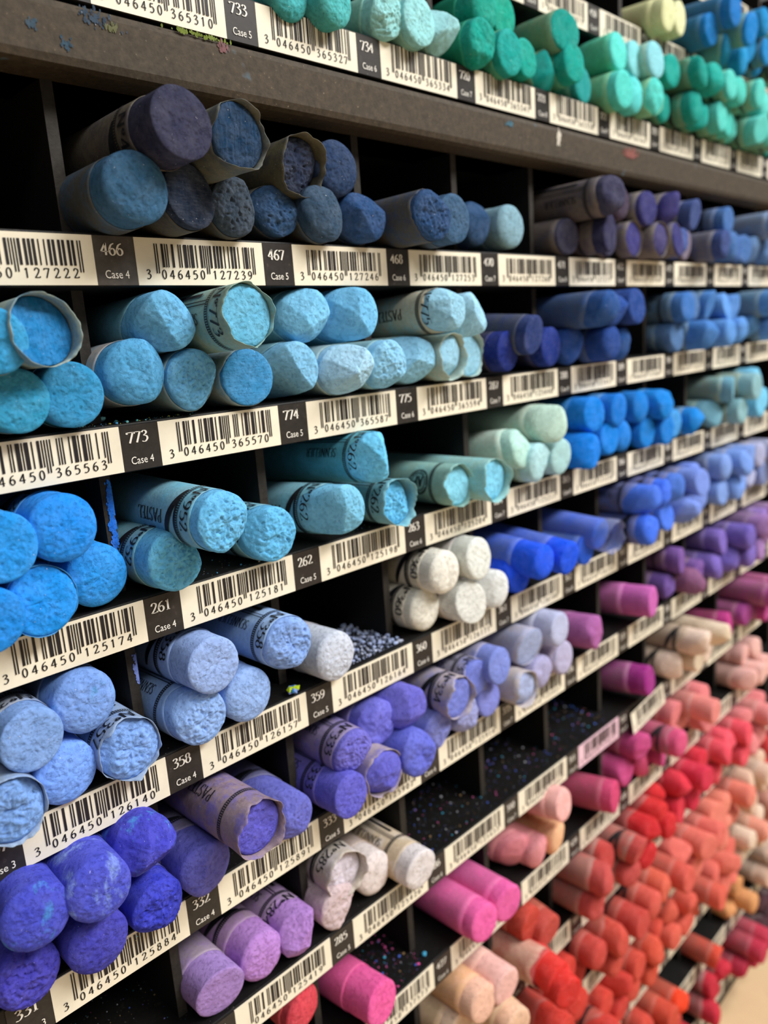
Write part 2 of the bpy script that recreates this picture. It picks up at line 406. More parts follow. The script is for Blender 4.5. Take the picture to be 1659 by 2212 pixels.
# ------------------------------------------------------------------ pastel sticks
R0 = 0.150*W
def cap_y(end, r, rho, th, rnd_p):
    """how far behind the foremost point the end face lies (metres)"""
    u = rho/r; x, z = rho*math.cos(th), rho*math.sin(th)
    k, dep = {'flat': (7, 0.13), 'round': (2.6, 0.34), 'cut': (10, 0.07), 'chip': (5, 0.16), 'broken': (5, 0.2), 'worn': (3.2, 0.3)}[end]
    y = dep*r*(1-max(0.0, 1-u**k)**0.5)
    for (a, off, sl) in rnd_p['planes']:
        d = (x*math.cos(a)+z*math.sin(a))/r-off
        if d > 0: y += d*sl*r
    return y
def stick_meshes(end, seed, r, L, e, hi, rim):
    """pigment core and paper wrapper; tip at origin, body along +Y"""
    rnd = random.Random(seed)
    nt_, nc, ns = (112, 34, 20) if hi == 2 else ((64, 18, 14) if hi else (26, 6, 5))
    so = Vector((rnd.uniform(-50, 50), rnd.uniform(-50, 50), rnd.uniform(-50, 50)))
    P = {'planes': []}
    if end == 'cut': P['planes'] = [(rnd.uniform(0, 6.28), -1.0, rnd.uniform(0.08, 0.35))]
    if end == 'chip': P['planes'] = [(a0, rnd.uniform(0.0, 0.45), rnd.uniform(0.5, 1.1)) for a0 in (rnd.uniform(2.2, 3.6), rnd.uniform(3.6, 5.2), rnd.uniform(0, 6.28))]
    if end == 'worn': P['planes'] = [(rnd.uniform(0, 6.28), -0.3, rnd.uniform(0.2, 0.45)), (rnd.uniform(0, 6.28), 0.3, 0.5)]
    if end == 'broken': P['planes'] = [(rnd.uniform(0, 6.28), rnd.uniform(-0.2, 0.4), rnd.uniform(0.1, 0.32)), (rnd.uniform(0, 6.28), 0.5, 0.7)]
    if end == 'flat': P['planes'] = [(rnd.uniform(0, 6.28), -1.0, rnd.uniform(0, 0.1))]
    amp = {'flat': .00022, 'round': .00022, 'cut': .00010, 'chip': .00022, 'broken': .00050, 'worn': .00020}[end]
    f1, f2 = 1/(0.0042), 1/(0.0013)
    f3 = 1/0.00062
    def nz(p):
        v = noise.noise(p*f1+so)*1.6 + noise.noise(p*f2+so)
        if hi == 2:
            g = noise.noise(p*f3+so); v += 0.55*g + 2.2*max(0.0, noise.noise(p*f2*1.5-so)-0.16)
        return v
    def rad(th, y): return r*(1+0.022*noise.noise(Vector((math.cos(th)*1.3, math.sin(th)*1.3, y*90))+so)) + 0.00007*noise.noise(Vector((math.cos(th)*9, math.sin(th)*9, y*1200))+so)
    vs, fs = [], []
    rings = []
    us = [1-(1-(i/nc))**1.9 for i in range(1, nc+1)]
    c0 = cap_y(end, r, 0, 0, P); y00 = c0 + amp*nz(Vector((0, 0, 0)))
    vs.append((0, y00, 0))
    for u in us:
        ring = []
        for i in range(nt_):
            th = 2*math.pi*i/nt_; rr = rad(th, 0)
            y = cap_y(end, r, r*u, th, P); p = Vector((rr*u*math.cos(th), y, rr*u*math.sin(th)))
            y += amp*nz(p)*(1-u**6*0.7)
            ring.append(len(vs)); vs.append((p.x, y, p.z))
        rings.append(ring)
    edge = [vs[i][1] for i in rings[-1]]
    for s in [((k+1)/ns)**1.6 for k in range(ns)]:
        ring = []
        for i in range(nt_):
            th = 2*math.pi*i/nt_; y = edge[i]+(L-edge[i])*s; rr = rad(th, y)
            ring.append(len(vs)); vs.append((rr*math.cos(th), y, rr*math.sin(th)))
        rings.append(ring)
    for i in range(nt_): fs.append((0, rings[0][(i+1) % nt_], rings[0][i]))
    for a, b in zip(rings, rings[1:]):
        for i in range(nt_):
            k = (i+1) % nt_; fs.append((a[i], a[k], b[k], b[i]))
    fs.append(tuple(rings[-1]))
    fs = [tuple(reversed(f)) for f in fs]
    core = (vs, fs)
    # wrapper
    if e is None: return core, None, P
    vs, fs = [], []; t = 0.00013
    jag = {'clean': 0.00025, 'torn': 0.0016, 'fray': 0.0008}[rim]
    def ey(th):
        cy = cap_y(end, r, r*0.97, th, P)
        v = e + (cy*0.75 if e > 0.0002 else cy*0.3) + jag*(noise.noise(Vector((math.cos(th)*1.5, math.sin(th)*1.5, 3))+so)*1.6 + 0.5*noise.noise(Vector((math.cos(th)*5, math.sin(th)*5, 7))+so))
        if e > 0:
            v = max(v, 0.0004)
        return v
    def wr(th, y, base):
        loose = 0.0
        if y < 0.004 and rim != 'clean':
            loose = (0.004-y)*(0.11 if rim == 'torn' else 0.05)*(0.25+noise.noise(Vector((math.cos(th)*2.2, math.sin(th)*2.2, 11))+so))
        return max(base, rad(th, y)*1.0 + base - r) + loose
    ysr = [0, .0012, .003, .006, .012, .02, .03, .045] if hi else [0, .003, .012]
    outer, inner = [], []
    for y in ysr+[None]:
        ring = []
        for i in range(nt_):
            th = 2*math.pi*i/nt_; yy = L*0.999 if y is None else min(ey(th)+y, L*0.99)
            rr = wr(th, yy, r+0.00006+t); ring.append(len(vs)); vs.append((rr*math.cos(th), yy, rr*math.sin(th)))
        outer.append(ring)
    for y in [0, .0025, .006] if rim != 'clean' or e < 0 else [0, .001]:
        ring = []
        for i in range(nt_):
            th = 2*math.pi*i/nt_; yy = ey(th)+y
            rr = wr(th, yy, r+0.00006+t)-t; ring.append(len(vs)); vs.append((rr*math.cos(th), yy, rr*math.sin(th)))
        inner.append(ring)
    for a, b in zip(outer, outer[1:]):
        for i in range(nt_):
            k = (i+1) % nt_; fs.append((b[i], b[k], a[k], a[i]))
    for i in range(nt_):
        k = (i+1) % nt_; fs.append((outer[0][i], outer[0][k], inner[0][k], inner[0][i]))
    for a, b in zip(inner, inner[1:]):
        for i in range(nt_):
            k = (i+1) % nt_; fs.append((a[i], a[k], b[k], b[i]))
    return core, (vs, fs), P

def printing(num, style, r, e, th0, seed):
    """ink printed round the wrapper: lettering, film-strip border, dark wedge"""
    rnd = random.Random(seed+5); m = MB(); rr = r+0.00006+0.00013+0.00030
    def at(a, s):                      # a: metres round the wrapper, s: metres back from its front edge
        th = th0 + a/r
        return (rr*math.cos(th), max(e, 0)+s, rr*math.sin(th))
    def put2(T, h, a0, s0, mode):
        for vs, fs in T:
            P = []
            for x, y in vs:
                if mode == 'round': P.append(at(a0+x*h, s0-y*h))       # reads down round the stick
                else: P.append(at(a0+y*h, s0+x*h))                     # reads backwards along the stick
            m.add(P, fs)
    def band(a0, a1, s0, s1, n=18):
        vs = []; 
        for i in range(n+1):
            a = a0+(a1-a0)*i/n; vs += [at(a, s0), at(a, s1)]
        m.add(vs, [(2*i, 2*i+1, 2*i+3, 2*i+2) for i in range(n)])
    sN = 0.0046 if style != 'far' else 0.004
    if num:
        T, w = nib_text('No'+num, 0.12, 0.045); put2([([(x*1.4, y) for x, y in vs], fs) for vs, fs in T], 0.0033, -w*0.0033*0.7-0.0022, sN+0.0002, 'round')
    # film-strip border
    sB = sN+0.0013; a0, a1 = -0.0105, 0.0105
    band(a0, a1, sB, sB+0.00025, 30); band(a0, a1, sB+0.0011, sB+0.00135, 30)
    n = 36
    for i in range(n):
        a = a0+(a1-a0)*i/n; band(a, a+0.00028, sB+0.0002, sB+0.0012, 1)
    if style in ('wedge', 'both'):
        k = 14; vs = []
        for i in range(k+1):               # dark film-strip band and the curved arm that springs from it
            f = i/k; a_ = -0.0062+0.0135*f; c_ = sB+0.0012+0.0052*f**1.7
            vs += [at(a_, c_), at(a_, c_+0.0009+0.0016*math.sin(f*3.0)*(1-f*.3))]
        m.add(vs, [(2*i, 2*i+1, 2*i+3, 2*i+2) for i in range(k)])
        band(-0.0065, 0.0105, sB+0.0011, sB+0.0019, 22)
    if style in ('word', 'both'):
        T, w = nib_text('PASTEL', 0.14, 0.05); put2(T, 0.0032, 0.0002 if style == 'both' else -0.002, sB+0.0075, 'along')
    if style == 'line':
        for q in (0, 0.0009):
            vs = []
            for i in range(13): vs += [at(-0.0052+q, sB+0.0013+i*0.0022), at(-0.0052+q+0.00025, sB+0.0013+i*0.0022)]
            m.add(vs, [(2*i, 2*i+1, 2*i+3, 2*i+2) for i in range(12)])
        T, w = nib_text('SENNELIER', 0.13, 0.05); put2(T, 0.0026, -0.0022, sB+0.0045, 'along')
        band(-0.0078, -0.0066, sB+0.005, sB+0.026, 3)
    if style == 'seal':
        c = (0.0, sB+0.0062)
        for R_, w_ in ((0.0044, 0.00045), (0.0031, 0.0003)):
            vs = []
            for i in range(37):
                t = 2*math.pi*i/36
                vs += [at(c[0]+R_*math.cos(t), c[1]+R_*math.sin(t)), at(c[0]+(R_-w_)*math.cos(t), c[1]+(R_-w_)*math.sin(t))]
            m.add(vs, [(2*i, 2*i+1, 2*i+3, 2*i+2) for i in range(36)])
        for i in range(30):
            t = 2*math.pi*i/30; 
            if i % 5 == 4: continue
            p = [(c[0]+q*math.cos(t+d), c[1]+q*math.sin(t+d)) for q, d in ((.0034,0),(.0039,0),(.0039,.1),(.0034,.1))]
            m.add([at(*q) for q in p], [(0,1,2,3)])
        T, w = nib_text('AP', 0.2, 0.08); put2(T, 0.0034, -0.0018, c[1]-0.002, 'along')
    return m.mesh('printing', M_PRINT)

def pix_dir(x, y): return RT*((x-829.5)/F_PX) - UP*((y-1106)/F_PX) + fw
SLB = {1: 0.165, 2: 0.475, 3: 0.79, 4: 1.05}; SLT = {1: 0.32, 2: 0.63, 3: 0.80, 0: 0.14}
GREY = (150, 146, 130); CREAM = (212, 204, 182); PALE = (196, 194, 182); DIRTY = (82, 78, 68)
stick_count = 0
def make_stick(P, back, r, L, rgb, end='flat', e=0.006, paper=PALE, tint=0.35, rim='clean', style='chalk', pr=None, num=None,
               label='', group=None, hi=True, seed=0, bulk=None, stain=None, film=False):
    """P = foremost point, back = axis point at the rear end (compartment widths)"""
    global stick_count; stick_count += 1
    P = Vector(P)*W; B = Vector(back)*W
    core, wrap, _ = stick_meshes(end, seed, r, L, e, hi, rim)
    ax = (B-P).normalized()
    if bulk is not None:                    # the small far ones become one object
        q = Vector((0, 1, 0)).rotation_difference(ax)
        for (vs, fs), mt in ((core, chalk_mat(rgb, style)), (wrap, paper_mat(rgb, paper, tint))):
            if mt not in bulk[1]: bulk[1].append(mt)
            bulk[0].add([P+q @ Vector(v) for v in vs], fs, bulk[1].index(mt))
        return None
    t = empty('pastel_stick', P)
    t.rotation_mode = 'QUATERNION'; t.rotation_quaternion = Vector((0, 1, 0)).rotation_difference(ax)
    tag(t, label, 'pastel', group)
    m = MB(); m.add(*core); put('pigment', m.mesh('pigment', chalk_mat(rgb, style, stain if stain in ('cyan', 'pale') else None), True), t)
    if wrap:
        m = MB(); m.add(*wrap); w = put('paper_wrapper', m.mesh('paper_wrapper', paper_mat(rgb, paper, tint, stain if stain not in ('cyan', 'pale') else None, film), True), t)
        if pr:
            d = CAM*W - P; th0 = math.atan2(d.z, d.x)
            put('printing', printing(num, pr, r, e, th0, seed), w)
    return t

def solve(r_, c, lay, slot, x, y, dv, p0=0.16):
    """depth along the sight line that best agrees with the slot, the layer height and the apparent size"""
    dx, y0, zt = ROW[r_]; d = pix_dir(x, y)
    Xs = c+dx+(SLB if lay == 'b' else SLT)[slot]; Zs = zt+0.152+(0 if lay == 'b' else 0.272)
    ts = F_PX*2*0.152/dv
    A = B = 0
    for k, target, s in ((0, Xs, 0.05), (1, y0-p0, 0.16), (2, Zs, 0.02 if lay == 'b' else 0.05)):
        w = (d[k]/s)**2; A += w; B += w*(target-CAM[k])/d[k]
    w = (1/(ts*0.05))**2; A += w; B += w*ts
    t = B/A; P = CAM+d*t
    return P, t, Xs, Zs

POSN = {('b',1): 'bottom left', ('b',2): 'bottom middle', ('b',3): 'bottom right', ('b',4): 'bottom far right',
        ('t',0): 'top far left', ('t',1): 'top left', ('t',2): 'top right', ('t',3): 'top far right', ('m',1): 'third layer left', ('m',2): 'third layer right'}
TAGS = {'A': {1: '733', 2: '734', 3: '720', 4: '721'}, 'B': {0: '466', 1: '467', 2: '468', 3: '470'}, 'C': {0: '773', 1: '774', 2: '775', 3: '287'},
        'D': {0: '261', 1: '262', 2: '263'}, 'E': {0: '358', 1: '359', 2: '360'}, 'F': {0: '332', 1: '333', 2: '334'}, 'G': {1: '285', 3: '310'}, 'H': {2: '427'}}
NUMW = ['zero', 'one', 'two', 'three', 'four', 'five', 'six', 'seven', 'eight', 'nine', 'ten', 'eleven']
def where(r, c):
    if r in TAGS:
        T = TAGS[r]
        if c in T: return 'above tag ' + T[c]
        k = min(T, key=lambda q: abs(q-c)); n = abs(c-k)
        s = 'right' if c > k else 'left'
        return '%s compartment%s %s of tag %s' % (NUMW[n], '' if n == 1 else 's', s, T[k])
    if r == 'U': return 'row above tag 733, compartment %s' % NUMW[c]
    n = 'HIJKLM'.index(r)
    return '%s right and %s %s below tag 427' % (NUMW[abs(c-2)], NUMW[n], 'row' if n == 1 else 'rows')
GROUPN = lambda r, c: 'pastels ' + where(r, c)
used = set()
LOOK = {'flat': 'flat-tipped', 'round': 'round-tipped', 'cut': 'cleanly cut', 'chip': 'chipped', 'broken': 'broken', 'worn': 'worn'}
def lab(r, c, lay, slot, cname, end, rim, e, extra=''):
    look = 'torn-papered' if rim == 'torn' else LOOK.get(end, '')
    s = '%s %s pastel%s, %s, %s' % (look, cname, extra, POSN[(lay, slot)], where(r, c))
    s = s.strip()
    if s in used: print('DUP LABEL', s)
    used.add(s); return s

HAND = {}
def cell(r, c, *L): HAND[(r, c)] = L
# (layer, slot, x, y, apparent diameter, colour, colour name, end, bare length mm, extra options)
cell('B', 0,
 ('b',1,304,401,158,(54,98,134),'steel blue','round',7,dict(paper=DIRTY,tint=.15)),
 ('b',2,425,417,145,(30,42,62),'dark navy','cut',3,dict(paper=DIRTY,tint=.1,style='cut')),
 ('b',3,515,445,125,(56,70,86),'slate grey','broken',2,dict(paper=DIRTY,tint=.1)),
 ('t',1,400,262,165,(46,48,74),'dusky navy','cut',10,dict(paper=(103,96,82),tint=.1,pr='wedge',num='46',dz=.03)),
 ('t',2,520,293,142,(24,56,88),'dark teal blue','flat',-0.4,dict(paper=(103,104,92),tint=.1,rim='torn',style='vcut')))
cell('B', 1,
 ('b',1,607,453,112,(38,70,106),'denim blue','broken',3,dict(paper=DIRTY,tint=.15)),
 ('b',2,718,455,128,(50,74,98),'slate blue','worn',5,dict(paper=DIRTY,tint=.2)),
 ('b',3,800,465,110,(38,72,118),'mid blue','chip',5,dict(paper=DIRTY,tint=.2)),
 ('t',1,650,360,125,(38,48,72),'navy','broken',-2.2,dict(paper=(96,92,72),tint=.05,rim='torn')),
 ('t',2,738,360,118,(38,60,96),'denim blue','round',8,dict(paper=DIRTY,tint=.1)))
cell('B', 2,
 ('b',1,945,461,111,(38,72,116),'mid blue','broken',2,dict(paper=(84,79,67),tint=.1,rim='torn',style='vcut')),
 ('b',2,985,471,105,(58,92,126),'steel blue','flat',7,dict(paper=DIRTY,tint=.2)))
cell('B', 3,
 ('b',1,1043,479,104,(38,72,112),'denim blue','worn',7,dict(paper=DIRTY,tint=.2)),
 ('b',2,1112,487,98,(130,170,188),'pale blue','round',9,dict(paper=(103,120,129),tint=.4)))
cell('C', -1,
 ('t',2,97,712,155,(28,122,172),'deep cerulean','cut',-1.6,dict(paper=(168,180,164),tint=.2,rim='torn',style='vcut',dz=.0)),
 ('b',3,160,852,145,(48,142,180),'cerulean','flat',7,dict(paper=(120,140,150),tint=.4)),
 ('b',2,42,865,145,(48,145,175),'cerulean','flat',6,dict(paper=(120,140,150),tint=.4)),
 ('t',1,-5,735,140,(52,150,190),'light cerulean','flat',3,dict(paper=(168,180,164),tint=.2,rim='fray')))
cell('C', 0,
 ('b',1,310,800,145,(84,165,202),'sky blue','worn',6,dict(paper=(190,182,178),tint=.1)),
 ('b',2,427,820,135,(96,166,196),'sky blue','broken',2,dict(paper=(150,160,150),tint=.3)),
 ('b',3,543,815,122,(62,146,190),'sky blue','cut',1.0,dict(paper=(168,178,168),tint=.25,rim='fray',style='cut')),
 ('t',1,372,690,132,(100,172,202),'dusty sky blue','chip',8,dict(paper=(104,140,150),tint=.3)),
 ('t',2,537,680,137,(100,178,200),'pale teal blue','flat',-1.2,dict(paper=(140,158,138),tint=.2,rim='torn',pr='line',num='773')))
cell('C', 1,
 ('b',1,647,797,120,(124,188,212),'pale sky blue','chip',6,dict(paper=(116,150,160),tint=.4)),
 ('b',2,777,797,110,(168,216,228),'icy blue','chip',5,dict(paper=(186,206,206),tint=.4)),
 ('b',3,849,786,104,(140,202,222),'light sky blue','broken',4,dict(paper=(150,180,180),tint=.4)),
 ('t',1,675,678,117,(122,196,222),'light sky blue','chip',6,dict(paper=(130,170,180),tint=.4)),
 ('t',2,780,675,117,(112,190,222),'bright sky blue','chip',8,dict(paper=(140,190,210),tint=.5)))
cell('C', 2,
 ('b',1,911,776,104,(142,204,222),'light sky blue','chip',4,dict(paper=(170,195,190),tint=.4)),
 ('t',1,981,665,94,(150,205,216),'pale aqua','chip',3,dict(paper=(196,186,158),tint=.2,stain='orange',pr='word',num='775')),
 ('t',2,1030,678,96,(160,214,226),'pale aqua','chip',8,dict(paper=(170,195,190),tint=.4)),
 ('b',2,981,771,98,(150,205,218),'pale aqua','worn',-1.0,dict(paper=(188,196,178),tint=.25,rim='torn')),
 ('b',3,1015,766,92,(142,196,206),'dull aqua','flat',-0.8,dict(paper=(178,190,178),tint=.25,rim='torn')))
cell('C', 3,
 ('b',1,1103,758,88,(24,44,128),'dark navy','flat',6,dict(paper=(62,62,66),tint=.2)),
 ('t',1,1160,724,86,(44,62,120),'dusty navy','cut',4,dict(paper=(80,86,96),tint=.2)),
 ('b',3,1196,748,86,(26,50,134),'dark navy','flat',6,dict(paper=(62,62,66),tint=.2)))
cell('D', -1,
 ('t',2,145,1142,157,(30,140,222),'azure','round',9,dict(paper=(84,120,160),tint=.5,pr='both',num='260')),
 ('t',1,10,1185,160,(36,145,215),'azure','flat',9,dict(paper=(84,120,160),tint=.5)),
 ('b',3,218,1245,150,(40,146,216),'dusty azure','round',10,dict(paper=(84,120,160),tint=.5)),
 ('b',2,97,1300,155,(28,145,222),'azure','flat',0.3,dict(paper=(84,140,180),tint=.6,rim='fray')),
 ('b',1,-12,1345,150,(28,138,215),'azure','flat',8,dict(paper=(84,120,160),tint=.5)))
cell('D', 0,
 ('t',1,492,1130,137,(102,184,218),'sky teal','broken',4,dict(paper=(134,172,184),tint=.45,pr='both',num='952',dz=0.06)),
 ('b',3,597,1155,125,(96,182,216),'sky teal','broken',5,dict(paper=(134,168,178),tint=.4,pr='wedge',num='952')),
 ('b',1,385,1213,142,(96,178,206),'dull teal','broken',7,dict(paper=(134,168,178),tint=.4,pr='both',num='952')))
cell('D', 1,
 ('t',2,832,987,115,(108,200,228),'turquoise','chip',3,dict(paper=(84,160,180),tint=.5,pr='line',num='262',dz=.08)),
 ('b',1,755,1102,113,(120,194,216),'light turquoise','chip',8,dict(paper=(132,170,184),tint=.5,pr='both',num='262')),
 ('b',3,860,1085,98,(100,190,222),'turquoise','broken',-2.2,dict(paper=(140,178,178),tint=.4,rim='torn',pr='line',num='262')))
cell('D', 2,
 ('b',2,990,1048,90,(130,206,216),'pale turquoise','flat',-1.4,dict(paper=(146,180,166),tint=.3,rim='torn',pr='seal',num='')),
 ('b',3,1067,1037,92,(126,208,226),'pale turquoise','flat',-2.0,dict(paper=(160,196,186),tint=.35,rim='torn')))
cell('D', 3,
 ('b',1,1134,968,90,(180,224,214),'mint','broken',5,dict(paper=(204,214,198),tint=.35,pr='wedge',num='')),
 ('b',2,1172,1000,88,(176,222,214),'mint','broken',5,dict(paper=(150,176,160),tint=.35)),
 ('t',2,1210,915,85,(190,224,212),'pale mint','worn',6,dict(paper=(186,202,184),tint=.35,pr='wedge',num='264')),
 ('b',3,1218,987,80,(170,214,218),'mint','flat',7,dict(paper=(204,214,198),tint=.35)))
cell('D', 4,
 ('t',1,1290,895,78,(12,128,212),'azure','flat',9,dict(paper=(60,110,160),tint=.5)),
 ('t',2,1342,885,72,(14,120,205),'azure','flat',7,dict(paper=(80,130,180),tint=.5)),
 ('b',1,1282,975,80,(4,126,216),'azure','broken',12,dict(paper=(60,110,160),tint=.5)),
 ('b',2,1323,947,72,(14,130,215),'azure','flat',9,dict(paper=(60,110,160),tint=.5)),
 ('b',3,1354,940,68,(24,125,205),'azure','round',7,dict(paper=(60,110,160),tint=.5)))
cell('E', -1,
 ('t',1,75,1602,145,(122,160,222),'periwinkle','flat',6,dict(paper=(150,150,146),tint=.3,pr='line',num='357')),
 ('t',2,192,1520,147,(118,158,230),'periwinkle','round',9,dict(paper=(120,128,140),tint=.4,stain='cyan')),
 ('b',3,285,1620,150,(124,166,236),'periwinkle','broken',-0.5,dict(paper=(150,165,180),tint=.3,rim='torn',pr='line',num='357')),
 ('b',2,150,1675,145,(118,164,234),'periwinkle','round',9,dict(paper=(120,128,140),tint=.4)),
 ('b',1,30,1755,150,(122,165,232),'periwinkle','broken',-0.6,dict(paper=(150,165,180),tint=.3,rim='torn')))
cell('E', 0,
 ('t',1,465,1438,131,(148,176,232),'light periwinkle','flat',10,dict(paper=(148,172,208),tint=.5,pr='wedge',num='358')),
 ('b',1,442,1552,125,(138,174,232),'light periwinkle','broken',5,dict(paper=(130,155,190),tint=.5,pr='line',num='')),
 ('b',2,547,1505,130,(144,178,236),'light periwinkle','round',9,dict(paper=(130,155,190),tint=.5)),
 ('t',3,632,1392,120,(134,170,234),'light periwinkle','broken',1.5,dict(paper=(158,188,220),tint=.4,pr='line',num='358',dz=.04)))
cell('E', 1,
 ('b',1,735,1420,122,(198,206,222),'chalky lilac white','round',13,dict(paper=(176,170,176),tint=.3,stain='brown')),)
cell('E', 2,
 ('t',1,970,1238,102,(232,230,220),'white','round',6,dict(paper=(210,204,186),tint=.2,pr='wedge',num='360')),
 ('t',2,1041,1207,95,(222,226,220),'white','flat',8,dict(paper=(214,204,200),tint=.2)),
 ('b',1,927,1318,98,(228,226,214),'white','round',4,dict(paper=(206,198,180),tint=.2,pr='wedge',num='360')),
 ('b',2,1028,1303,93,(218,220,214),'white','cut',8,dict(paper=(200,190,186),tint=.2,style='cut')),
 ('b',3,1082,1274,84,(222,226,226),'white','worn',8,dict(paper=(200,190,186),tint=.2)))
cell('E', 3,
 ('t',1,1183,1217,80,(30,88,226),'royal blue','round',11,dict(paper=(100,120,190),tint=.4,pr='line',num='361',dz=.0)),
 ('t',2,1235,1207,76,(26,86,226),'royal blue','flat',9,dict(paper=(100,120,190),tint=.4)),
 ('b',1,1128,1240,85,(24,82,228),'royal blue','broken',16,dict(paper=(80,100,190),tint=.4)))
cell('E', 4,
 ('b',1,1269,1187,66,(44,100,220),'clear blue','flat',1,dict(paper=(120,140,190),tint=.4,rim='fray')),
 ('t',1,1300,1154,62,(52,110,226),'clear blue','flat',-7,dict(paper=(180,186,210),tint=.3,rim='torn',film=True)))
cell('F', -1,
 ('t',1,85,1990,178,(70,78,198),'violet blue','round',15,dict(paper=(96,96,140),tint=.4,dp=.4,stain='cyan')),
 ('t',2,222,1930,178,(76,84,204),'violet blue','round',16,dict(paper=(108,108,136),tint=.3,dp=.4,stain='pale')),
 ('t',3,335,1840,155,(66,68,190),'violet blue','chip',13,dict(paper=(90,90,130),tint=.4,dp=.3,noslot=1,stain='cyan')),
 ('b',3,350,1965,128,(56,64,196),'deep ultramarine','broken',8,dict(paper=(90,90,130),tint=.4)),
 ('b',2,222,2045,140,(66,66,178),'violet blue','round',15,dict(paper=(90,90,130),tint=.4)),
 ('b',1,65,2115,150,(70,66,184),'violet blue','broken',15,dict(paper=(90,90,130),tint=.4)))
cell('F', 0,
 ('b',1,462,1885,135,(102,102,196),'dusty violet blue','worn',12,dict(paper=(134,126,136),tint=.3,pr='both',num='')),
 ('t',1,557,1787,125,(92,88,196),'violet blue','flat',-2.5,dict(paper=(150,130,124),tint=.15,rim='torn',stain='brown',pr='word',num='')),
 ('b',3,635,1770,130,(104,108,200),'violet blue','chip',14,dict(paper=(130,128,150),tint=.35,pr='wedge',num='',dz=.08)))
cell('F', 1,
 ('t',1,772,1630,105,(112,108,206),'soft violet','broken',2,dict(paper=(152,138,156),tint=.35,pr='line',num='333')),
 ('t',2,826,1564,100,(110,110,212),'soft violet','broken',6,dict(paper=(160,146,160),tint=.35)),
 ('t',3,893,1533,100,(106,104,206),'soft violet','chip',7,dict(paper=(160,146,170),tint=.4)),
 ('b',1,765,1722,100,(96,94,200),'soft violet','flat',10,dict(paper=(106,96,150),tint=.5,pr='line',num='333')),
 ('b',2,836,1673,108,(98,98,204),'soft violet','broken',0.2,dict(paper=(178,162,156),tint=.15,rim='torn')),
 ('b',3,915,1632,110,(98,106,206),'soft violet','broken',11,dict(paper=(110,130,190),tint=.4)))
cell('F', 2,
 ('t',1,990,1507,92,(116,128,214),'lavender blue','flat',-1.2,dict(paper=(178,166,164),tint=.15,rim='torn',pr='wedge',num='334')),
 ('t',2,1033,1468,85,(112,126,212),'lavender blue','flat',0.5,dict(paper=(170,164,172),tint=.2,rim='torn',pr='line',num='334')),
 ('t',3,1085,1440,82,(122,138,214),'lavender blue','flat',7,dict(paper=(170,164,180),tint=.3)),
 ('b',1,953,1580,90,(128,136,212),'lavender blue','broken',7,dict(paper=(150,150,190),tint=.4)),
 ('b',2,1017,1546,85,(150,156,210),'pale lavender','broken',7,dict(paper=(170,164,180),tint=.3)),
 ('b',3,1061,1512,78,(126,134,214),'lavender blue','flat',6,dict(paper=(178,166,164),tint=.2)))
cell('F', 3,
 ('t',1,1155,1400,85,(164,178,220),'lilac blue','cut',0.5,dict(paper=(176,168,178),tint=.2,rim='fray',style='cut',pr='line',num='')),
 ('t',2,1214,1360,78,(182,188,222),'lilac blue','flat',9,dict(paper=(190,190,206),tint=.3)),
 ('b',1,1137,1489,78,(166,180,222),'lilac blue','broken',-0.8,dict(paper=(188,176,168),tint=.15,rim='torn',pr='wedge',num='')),
 ('b',2,1175,1455,80,(172,170,212),'dusty lilac','broken',6,dict(paper=(180,164,180),tint=.2)),
 ('b',3,1222,1422,74,(180,176,210),'dusty lilac','flat',1,dict(paper=(176,160,176),tint=.2,rim='fray')))
cell('F', 4, ('b',1,1296,1367,76,(168,96,160),'mauve','broken',12,dict(paper=(150,110,140),tint=.4)),)
cell('F', 5, ('b',1,1416,1300,70,(196,98,176),'orchid','flat',14,dict(paper=(170,110,150),tint=.4)),)
cell('G', 0,
 ('b',1,485,2150,135,(168,136,206),'mauve','cut',10,dict(paper=(170,156,164),tint=.25)),
 ('b',2,575,2072,130,(182,132,208),'mauve','round',9,dict(paper=(170,150,164),tint=.3,pr='both',num='')),
 ('b',3,667,2028,126,(176,130,206),'mauve','chip',9,dict(paper=(160,146,160),tint=.3,pr='line',num='284')))
cell('G', 1,
 ('t',1,742,1885,108,(216,208,222),'pinkish white','broken',-3.0,dict(paper=(190,180,164),tint=.1,rim='torn',pr='wedge',num='285')),
 ('b',2,818,1892,105,(224,212,210),'pinkish white','round',9,dict(paper=(190,166,150),tint=.2)),
 ('b',3,915,1882,92,(226,220,222),'white','flat',6,dict(paper=(200,180,150),tint=.1,stain='orange',pr='line',num='',dz=0.05)),
 ('b',1,738,1962,105,(206,186,190),'pale rose','broken',12,dict(paper=(200,180,180),tint=.3)))
cell('G', 5, ('b',1,1408,1471,66,(152,42,128),'magenta','flat',9,dict(paper=(150,100,130),tint=.3,pr='line',num='')),)
cell('G', 7, ('b',1,1580,1350,56,(178,52,128),'magenta','flat',6,dict(paper=(110,60,70),tint=.3)),)
cell('H', 0, ('t',3,668,2195,125,(206,66,78),'crimson','worn',4,dict(paper=(206,90,92),tint=.5,rim='fray')),)
cell('H', 1, ('b',1,830,2170,118,(232,92,160),'hot pink','flat',12,dict(paper=(214,96,146),tint=.6)),)
cell('H', 2,
 ('b',2,1052,1997,93,(234,98,168),'orchid pink','flat',5,dict(paper=(206,110,156),tint=.5,pr='line',num='427')),
 ('b',3,1104,1955,93,(232,98,168),'orchid pink','flat',5,dict(paper=(196,104,150),tint=.5,pr='both',num='427')))
